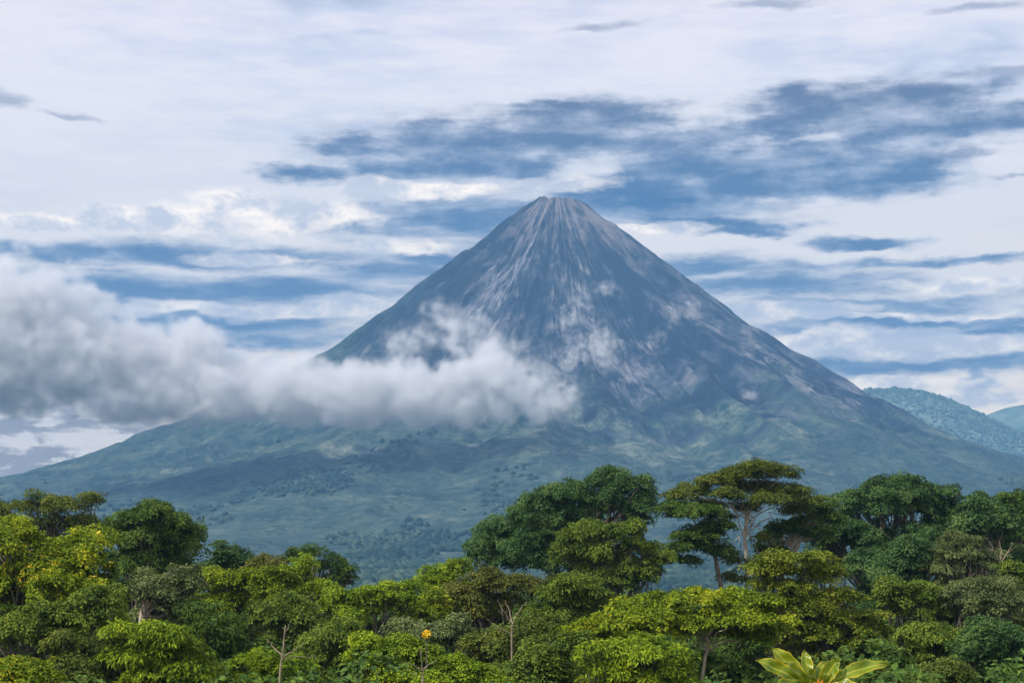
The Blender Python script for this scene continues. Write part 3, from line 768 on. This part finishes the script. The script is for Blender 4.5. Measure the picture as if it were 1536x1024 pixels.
# yellow flower head on a long stalk
rng = np.random.default_rng(9)
base = at(640, HY, 86); base[2] = float(ground_h(base[:1], np.array([86.0]))[0])
root = empty('flowering_shoot', base); tag(root, 'round yellow flower head on a stalk above the broad light green tree', 'plant')
hd = at(640, 951, 86) - base
p, rr = branch(rng, np.zeros(3), hd, 0.05, 0.03, 0.0, 8, 0.01)
co, fc = tube(p, rr, 6); obj_np('stalk', co, fc, BARK['grey'], root, True)
d = unit(rng.normal(0, 1, (70, 3)))
co, fc = leaves_geom(rng, hd + d * 0.14, d, unit(rng.normal(0, 1, (70, 3))), np.full(70, 0.26), np.full(70, 0.2))
obj_np('flower_head', co, fc, M_FLOWER, root)

# undergrowth: everything nobody could count between and under the trees
rng = np.random.default_rng(77)
n = 5200
yy = rng.uniform(58, 250, n); xx = rng.uniform(-1, 1, n) * (yy * 0.36 + 8)
gz = ground_h(xx, yy)
topz = yy * np.interp(yy, [58, 85, 120, 150, 250], [-0.150, -0.105, -0.075, -0.064, -0.056])
topz = np.maximum(topz, gz + 3)
zz = gz + (topz - gz) * rng.uniform(0.0, 1.0, n) ** 0.6
C = np.stack([xx, yy, zz], 1); N = unit(np.array([0, -0.25, 1.0]) + rng.normal(0, 0.25, (n, 3)))
co, fc = pad_leaves(rng, C, N, rng.uniform(0.9, 2.2, n), 0.42, 8.0)
obj = obj_np('undergrowth', co, fc, LEAF['dark'])
tag(obj, 'dark leafy undergrowth filling the gaps below the trees', 'undergrowth', kind='stuff')

# far forest: thousands of rounded crowns on the valley floor and the lower slopes read as one mass
def ico():
    import bmesh
    bm = bmesh.new(); bmesh.ops.create_icosphere(bm, subdivisions=2, radius=1.0)
    v = np.array([q.co[:] for q in bm.verts]); f = np.array([[q.index for q in p.verts] for p in bm.faces]); bm.free()
    return v, f
IV, IF = ico()
def forest_mass(name, label, P, S, mat, seed):
    rng = np.random.default_rng(seed)
    n = len(P)
    jit = 1 + rng.normal(0, 0.16, (n, len(IV), 1))
    sc = S[:, None, None] * np.stack([rng.uniform(.8, 1.2, n), rng.uniform(.8, 1.2, n), rng.uniform(.7, 1.25, n)], 1)[:, None, :]
    co = (P[:, None, :] + IV[None] * jit * sc).reshape(-1, 3)
    fc = (IF[None] + (np.arange(n) * len(IV))[:, None, None]).reshape(-1, 3)
    o = obj_np(name, co, fc, mat, smooth=True)
    tag(o, label, 'forest', kind='stuff'); return o
def far_leaf(name, c0, c1, c2, sc):
    m, t, out = material(name)
    oc = t.n('ShaderNodeTexCoord').outputs['Object']
    ri = t.n('ShaderNodeNewGeometry').outputs['Random Per Island']
    f = t.math('MULTIPLY_ADD', ri, 0.5, t.math('MULTIPLY_ADD', t.noise(oc, sc, 3.0, 0.6), 1.5, -0.52))
    c = t.ramp(f, [(0.15, c0), (0.5, c1), (0.85, c2)])
    bs = t.n('ShaderNodeBsdfPrincipled'); t.put(bs.inputs['Base Color'], c); bs.inputs['Roughness'].default_value = 0.9
    bs.inputs['Specular IOR Level'].default_value = 0.1
    bp = t.n('ShaderNodeBump'); bp.inputs['Distance'].default_value = 3.0; bp.inputs['Strength'].default_value = 0.9
    t.put(bp.inputs['Height'], t.noise(oc, 0.45, 3.0, 0.65)); t.put(bs.inputs['Normal'], bp.outputs[0])
    t.put(out.inputs[0], bs.outputs[0]); return m
rng = np.random.default_rng(5)
n = 60000
yy = 1350 + 2950 * rng.random(n) ** 0.85; xx = rng.uniform(-0.35, 0.35, n) * yy
rc = np.hypot(xx - VX, yy - VY)
hz = np.maximum(cone_h(xx, yy, True), ground_h(xx, yy))
clump = fbm(xx / 210, yy / 330, 0, 4, 17)
lim = 0.10 + 0.55 * np.clip((2600 - rc) / 1300, 0, 1) - 0.8 * np.clip((rc - 2800) / 700, 0, 1)
keep = (clump > lim + rng.normal(0, 0.10, n)) & (rc > 1350)
S = rng.uniform(3.6, 7.0, n) * (1 + 0.25 * (rc > 3000))
P = np.stack([xx, yy, hz + S * 0.45], 1)[keep]
print('slope crowns', len(P))
forest_mass('valley_forest', 'far blue green forest on the valley floor and the lowest slopes of the volcano', P, S[keep],
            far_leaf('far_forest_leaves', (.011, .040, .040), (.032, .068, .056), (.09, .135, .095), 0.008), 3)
n = 5200
xx = rng.uniform((1230 - CX) / F * RY, (1620 - CX) / F * RY, n); yy = RY + 100 - np.abs(rng.normal(0, 360, n))
S = rng.uniform(2.5, 7.5, n) * (1 + (rng.random(n) < 0.06) * 0.6)
P = np.stack([xx, yy, ridge_h(xx, yy) + S * 0.15], 1)
forest_mass('hillside_forest', 'treetops covering the far ridge right of the volcano', P, S,
            far_leaf('ridge_leaves', (.05, .105, .10), (.09, .165, .145), (.18, .25, .20), 0.008), 4)  # treetop greens carry the same painted-in haze tint as the ridge
print('forests', time.time() - T0)

# ------------------------------------------------------------------ large leaved plant, bottom right
m_lf, t, out = material('variegated_leaf')
uv = t.n('ShaderNodeUVMap').outputs[0]
us = t.sep(uv)
e = t.math('ABSOLUTE', t.math('MULTIPLY_ADD', us[0], 2.0, -1.0))
oc = t.n('ShaderNodeTexCoord').outputs['Object']
nz = t.noise(oc, 9.0, 4.0, 0.6)
vein = t.ss(t.math('ABSOLUTE', t.math('SUBTRACT', t.math('FRACT', t.math('MULTIPLY_ADD', us[1], 13.0, t.math('MULTIPLY', e, -1.6))), 0.5)), 0.42, 0.5)
c = t.mix(t.ss(nz, 0.35, 0.65), (.10, .19, .012), (.23, .30, .016))
c = t.mix(t.math('MULTIPLY', vein, 0.25), c, (.36, .36, .03))
c = t.mix(t.ss(t.math('ADD', e, t.math('MULTIPLY_ADD', nz, 0.5, -0.25)), 0.78, 0.98), c, (.56, .46, .03))
c = t.mix(t.ss(e, 0.10, 0.03), c, (.50, .48, .06))
bs = t.n('ShaderNodeBsdfPrincipled'); t.put(bs.inputs['Base Color'], c); bs.inputs['Roughness'].default_value = 0.35
tr = t.n('ShaderNodeBsdfTranslucent'); t.put(tr.inputs[0], c)
ms = t.n('ShaderNodeMixShader'); ms.inputs[0].default_value = 0.35
t.put(ms.inputs[1], bs.outputs[0]); t.put(ms.inputs[2], tr.outputs[0]); t.put(out.inputs[0], ms.outputs[0])
m_br, t, out = material('orange_bract')
oc = t.n('ShaderNodeTexCoord').outputs['Object']
c = t.mix(t.noise(oc, 20.0), (.62, .10, .01), (.70, .30, .02))
bs = t.n('ShaderNodeBsdfPrincipled'); t.put(bs.inputs['Base Color'], c); bs.inputs['Roughness'].default_value = 0.45
t.put(out.inputs[0], bs.outputs[0])

PY_ = 12.0
pc = at(1222, 1036, PY_)
pb = np.array([pc[0] + 0.02, PY_, float(ground_h(pc[:1], np.array([PY_]))[0]) - 0.02])
plant = empty('broadleaf_plant', pb)
tag(plant, 'bright yellow edged large leaved plant with an orange bud at the bottom edge', 'plant')
def big_leaf(root_pt, tip, width, arch, roll, parent, name='leaf'):
    root_pt, tip = np.asarray(root_pt), np.asarray(tip)
    nv, nu = 22, 9
    s = np.linspace(0, 1, nv)
    L = np.linalg.norm(tip - root_pt)
    ctrl = (root_pt + tip) / 2 + np.array([0, 0, arch * L])
    mid = ((1 - s) ** 2)[:, None] * root_pt + (2 * s * (1 - s))[:, None] * ctrl + (s ** 2)[:, None] * tip
    tg = unit(np.gradient(mid, axis=0))
    up0 = np.array([math.sin(roll) * 0.9, -0.75, 0.65])
    side = unit(np.cross(tg, up0)); up = np.cross(side, tg)
    prof = np.interp(s, [0, .12, .3, .55, .75, .9, 1], [.16, .28, .72, 1.0, .86, .48, .03]) * width / 2
    prof = prof * (1 + 0.07 * np.sin(s * 31 + L * 40) + 0.04 * np.sin(s * 67 + L * 90))
    uu = np.linspace(-1, 1, nu)
    co = mid[:, None] + side[:, None] * (uu[None, :] * prof[:, None])[..., None] + up[:, None] * ((np.abs(uu)[None, :] ** 1.2) * prof[:, None] * 0.45 + 0.010 * np.sin(uu[None, :] * 2 + s[:, None] * 17))[..., None]
    co = co.reshape(-1, 3)
    o = obj_np(name, co, dispose_grid(nv, nu), m_lf, parent, True)
    me = o.data; uvl = me.uv_layers.new(name='UVMap')
    UU = np.tile((uu + 1) / 2, nv); VV = np.repeat(s, nu)
    li = np.empty(len(me.loops), np.int32); me.loops.foreach_get('vertex_index', li)
    uvl.data.foreach_set('uv', np.stack([UU[li], VV[li]], 1).astype(np.float32).ravel())
    return o
cc = pc - pb
for (tx, ty, dy, wpx, arch, roll) in [(1133,990,-0.05,34,.10,-.5),(1157,971,0.05,36,.06,-.4),(1176,993,-0.22,26,.12,-.3),(1206,974,0.18,24,.04,-.1),
                                      (1258,988,-0.02,32,.10,.3),(1334,996,0.02,30,.16,.5),(1280,1008,0.22,26,.12,.4),(1236,992,0.25,28,.05,.1),
                                      (1160,1030,-0.25,30,.14,-.6),(1300,1035,-0.22,30,.16,.6),(1210,1000,-0.12,26,.14,.0),(1245,1012,-0.30,26,.2,.2)]:
    tip = at(tx, ty, PY_ + dy) - pb
    st = cc + np.array([np.sign(tx - 1222) * 0.02, dy * 0.1, 0])
    big_leaf(st, tip, wpx * 0.74 / F * PY_, arch, roll, plant)
rng = np.random.default_rng(3)
p, rr = branch(rng, np.zeros(3), cc, 0.035, 0.025, 0, 8, 0.01)
co, fc = tube(p, rr, 9); obj_np('stem', co, fc, BARK['grey'], plant, True)
parts = []
for k in range(14):
    d = unit(np.array([rng.normal(0, .5), rng.normal(-.25, .4), 1.0]))
    a0 = at(1230, 1034, PY_ - 0.12) - pb + rng.normal(0, .012, 3)
    p, _ = branch(rng, a0, a0 + d * rng.uniform(.05, .095), .01, .002, 0, 5, .01)
    parts.append(tube(p, [.006, .011, .010, .006, .001], 6))
co, fc = join(parts); obj_np('flower_bud', co, fc, m_br, plant, True)

# ------------------------------------------------------------------ low cloud and steam: voxel volumes made by geometry nodes
def vol_material(name, color, density, aniso=0.0):
    m, t, out = material(name)
    pv = t.n('ShaderNodeVolumePrincipled')
    pv.inputs['Color'].default_value = (*color, 1); pv.inputs['Density'].default_value = density
    pv.inputs['Anisotropy'].default_value = aniso
    t.put(out.inputs[1], pv.outputs[0]); return m
M_CLOUD = vol_material('cloud_vapour', (.935, .942, .96), 0.026)
M_STEAM = vol_material('steam_vapour', (.975, .975, .985), 0.034)
M_MIST = vol_material('mist_skirt', (.98, .98, .99), 0.00008)

def cloud(name, label, blobs_m, voxel, mat, soft=0.55, noise_sc=110.0, amp=1.2, floor=None, group=None, kind=None, bias=0.52, billow=0.0):
    """blobs_m: (centre, radii, weight) in metres. The mesh is the cloud's own voxel hull; density comes from the same field."""
    C = np.array([b[0] for b in blobs_m]); R = np.array([b[1] for b in blobs_m])
    org = C.mean(0)
    lo = (C - R * 1.25).min(0) - org; hi = (C + R * 1.25).max(0) - org
    if floor is not None: lo[2] = floor[0] - 20 - org[2]
    me = bpy.data.meshes.new(name); o = link(bpy.data.objects.new(name, me)); o.location = org
    ng = bpy.data.node_groups.new(name, 'GeometryNodeTree')
    ng.interface.new_socket('Geometry', in_out='OUTPUT', socket_type='NodeSocketGeometry')
    g = NT(ng)
    pos = g.n('GeometryNodeInputPosition').outputs[0]
    nz = g.noise(g.vmath('ADD', pos, tuple(org)), 1.0 / noise_sc, 6.0, 0.58, color=True)
    pw = g.vmath('ADD', pos, g.vmath('MULTIPLY', g.vmath('SUBTRACT', nz, (0.5,) * 3), (noise_sc * 0.9,) * 3))
    acc = None
    for b in blobs_m:
        c = np.asarray(b[0]) - org; rr = np.asarray(b[1]); wt = b[2] if len(b) > 2 else 1.0
        d = g.vmath('LENGTH', g.vmath('MULTIPLY_ADD', pw, tuple(1 / rr), tuple(-c / rr)))
        d = g.math('MULTIPLY', g.math('SUBTRACT', 1.0, d), wt)
        acc = d if acc is None else g.math('SMOOTH_MAX', acc, d, 0.12)
    n2 = g.noise(g.vmath('ADD', pos, tuple(org + 777)), 1.6 / noise_sc, 7.0, 0.70)
    f = g.math('ADD', acc, g.math('MULTIPLY', g.math('SUBTRACT', n2, bias), amp))
    def lobes(sc):
        v = g.n('ShaderNodeTexVoronoi', feature='SMOOTH_F1'); g.put(v.inputs['Vector'], g.vmath('ADD', pw, tuple(org))); v.inputs['Scale'].default_value = sc
        v.inputs['Smoothness'].default_value = 0.35
        return g.math('SUBTRACT', 0.48, v.outputs['Distance'])
    if billow:
        f = g.math('ADD', f, g.math('MULTIPLY', lobes(1.0 / (noise_sc * 0.9)), billow))
        f = g.math('ADD', f, g.math('MULTIPLY', lobes(1.0 / (noise_sc * 0.38)), billow * 0.5))
    dens = g.ss(f, 0.0, soft)
    dens = g.math('MULTIPLY', dens, g.ss(n2, 0.34, 0.66, 0.25, 1.5))
    if floor is not None:
        zz = g.math('ADD', g.sep(pos)[2], float(org[2]))
        dens = g.math('MULTIPLY', dens, g.ss(g.math('ADD', zz, g.math('MULTIPLY', g.math('SUBTRACT', n2, .5), 40.0)), floor[0], floor[1]))
    vc = g.n('GeometryNodeVolumeCube')
    g.put(vc.inputs['Density'], dens)
    vc.inputs['Background'].default_value = 0.0
    vc.inputs['Min'].default_value = tuple(lo); vc.inputs['Max'].default_value = tuple(hi)
    for ax, k in zip('XYZ', range(3)):
        vc.inputs['Resolution ' + ax].default_value = max(8, int((hi[k] - lo[k]) / voxel))
    go = g.n('NodeGroupOutput')
    # the hull: the same field turned into a closed mesh of thin mist
    v2m = g.n('GeometryNodeVolumeToMesh'); ng.links.new(vc.outputs[0], v2m.inputs[0])
    v2m.inputs['Threshold'].default_value = 0.10
    lk = ng.links.new(v2m.outputs[0], go.inputs[0])
    md = o.modifiers.new('vapour', 'NODES'); md.node_group = ng
    dg = bpy.context.evaluated_depsgraph_get(); dg.update()
    hull = bpy.data.meshes.new_from_object(o.evaluated_get(dg))
    o.modifiers.clear(); o.data = hull; hull.name = name
    hull.materials.clear(); hull.materials.append(M_MIST)
    ng.links.remove(lk); ng.nodes.remove(v2m)
    sm = g.n('GeometryNodeSetMaterial'); sm.inputs['Material'].default_value = mat
    ng.links.new(vc.outputs[0], sm.inputs[0]); ng.links.new(sm.outputs[0], go.inputs[0])
    vd = bpy.data.volumes.new('vapour'); vd.materials.append(mat)
    vo_ = link(bpy.data.objects.new('vapour', vd), o)
    md = vo_.modifiers.new('vapour', 'NODES'); md.node_group = ng
    tag(o, label, 'cloud', group, kind)
    return o

def cb(px, py, rx, ry, Y, dr, wt=1.0):
    return (at(px, py, Y), np.array([rx / F * Y, dr, ry / F * Y]), wt)
Yc = 3820.0
LOW = [cb(-10,455,100,75,Yc-60,150), cb(60,455,60,60,Yc-60,150), cb(70,510,120,85,Yc-60,170), cb(-60,520,130,110,Yc-60,170), cb(120,550,120,70,Yc-40,160), cb(185,530,90,62,Yc-20,150),
       cb(20,570,120,50,Yc-40,160), cb(290,540,60,55,Yc,130), cb(230,590,130,60,Yc,160), cb(330,585,120,60,Yc,160), cb(430,590,120,58,Yc,160),
       cb(520,592,110,56,Yc,160), cb(600,590,110,58,Yc,160), cb(655,594,85,48,Yc,140,.9), cb(716,556,58,42,Yc+40,110,.7), cb(705,604,80,36,Yc,120,.6),
       cb(770,602,55,32,Yc,100,.35)]
VEIL = [cb(800,600,60,36,Yc,80,.5), cb(740,575,60,44,Yc,80,.6), cb(690,495,60,36,Yc+260,80,.6), cb(620,510,70,26,Yc+240,80,.5), cb(740,525,60,34,Yc+180,80,.6), cb(660,465,40,20,Yc+420,70,.4), cb(800,565,50,36,Yc+120,80,.5), cb(845,600,36,42,Yc+60,80,.5)]
zb = at(0, 652, Yc)[2]; zt = at(0, 618, Yc)[2]
cloud('cloud_bank', 'long grey white cloud bank drifting across the left flank of the volcano', LOW, 5.5, M_CLOUD, floor=(zb, zt), noise_sc=100.0, amp=1.45, soft=0.5, bias=0.47, billow=0.8)
cloud('ragged_cloud', 'ragged thin veil of cloud torn off above the right end of the cloud bank', VEIL, 6.0, M_STEAM, noise_sc=60.0, amp=1.9, soft=1.0)

def puff_on(px, py, rx, ry, wt=0.8, off=40):
    p = hit(px, py) + np.array([0, -off, 0.0]); k = p[1] / F
    return (p, np.array([rx * k, max(rx, ry) * k * 0.7, ry * k]), wt)
PUFFS = [
 ('small bright steam puff lowest on the right flank of the volcano', [(1122,602,14,18),(1112,586,14,12),(1130,582,9,10)]),
 ('ragged chain of white vapour high on the right flank', [(1028,463,18,9),(1052,470,14,15),(1072,490,16,10),(1098,508,22,10),(1125,530,12,12)]),
 ('thin curl of vapour right of the middle of the cone', [(870,466,22,26),(854,500,22,30)]),
 ('small wisp of vapour above the thin curl, nearest the summit', [(905,437,22,14)]),
 ('faint vapour veil hanging below the middle of the cone', [(860,560,36,46),(900,540,26,50),(840,600,30,34)]),
 ('tiny white puff near the foot of the cone', [(913,622,10,11)]),
]
for lab, ls in PUFFS:
    thin = 'faint' in lab or 'thin' in lab
    cloud('steam_puff', lab, [puff_on(a, b, c * 1.25, d * 1.25, 0.45 if thin else 0.8) for a, b, c, d in ls], 4.0, M_STEAM, noise_sc=34.0, amp=1.8, soft=0.8, group='wisps of vapour on the cone')

# ------------------------------------------------------------------ haze
m_hz, t, out = material('haze_air')
pv = t.n('ShaderNodeVolumePrincipled')
pv.inputs['Color'].default_value = (.19, .41, .72, 1); pv.inputs['Density'].default_value = 1.12e-4
t.put(out.inputs[1], pv.outputs[0])
zlo, zhi = -175.0, 1120.0
x0, x1, y0, y1 = -5200.0, 5200.0, -320.0, 9200.0
vb = np.array([[x, y, z] for x in (x0, x1) for y in (y0, y1) for z in (zlo, zhi)])
fb = np.array([[0, 1, 3, 2], [4, 6, 7, 5], [0, 4, 5, 1], [2, 3, 7, 6], [0, 2, 6, 4], [1, 5, 7, 3]])
hz = obj_np('haze', vb, fb, m_hz)
tag(hz, 'thin blue haze in the air over the whole valley', kind='stuff')

# ------------------------------------------------------------------ render settings
scene.view_settings.view_transform = 'Standard'
scene.view_settings.look = 'None'
scene.view_settings.exposure = 0.12
scene.view_settings.gamma = 1.0
cy = scene.cycles
cy.max_bounces = 8; cy.diffuse_bounces = 3; cy.glossy_bounces = 2; cy.transmission_bounces = 3
cy.volume_bounces = 4; cy.transparent_max_bounces = 16
cy.volume_step_rate = 1.0; cy.volume_max_steps = 256
cy.use_adaptive_sampling = True; cy.adaptive_threshold = 0.02
cy.use_denoising = True
cy.sample_clamp_indirect = 6.0
print('built', time.time() - T0)
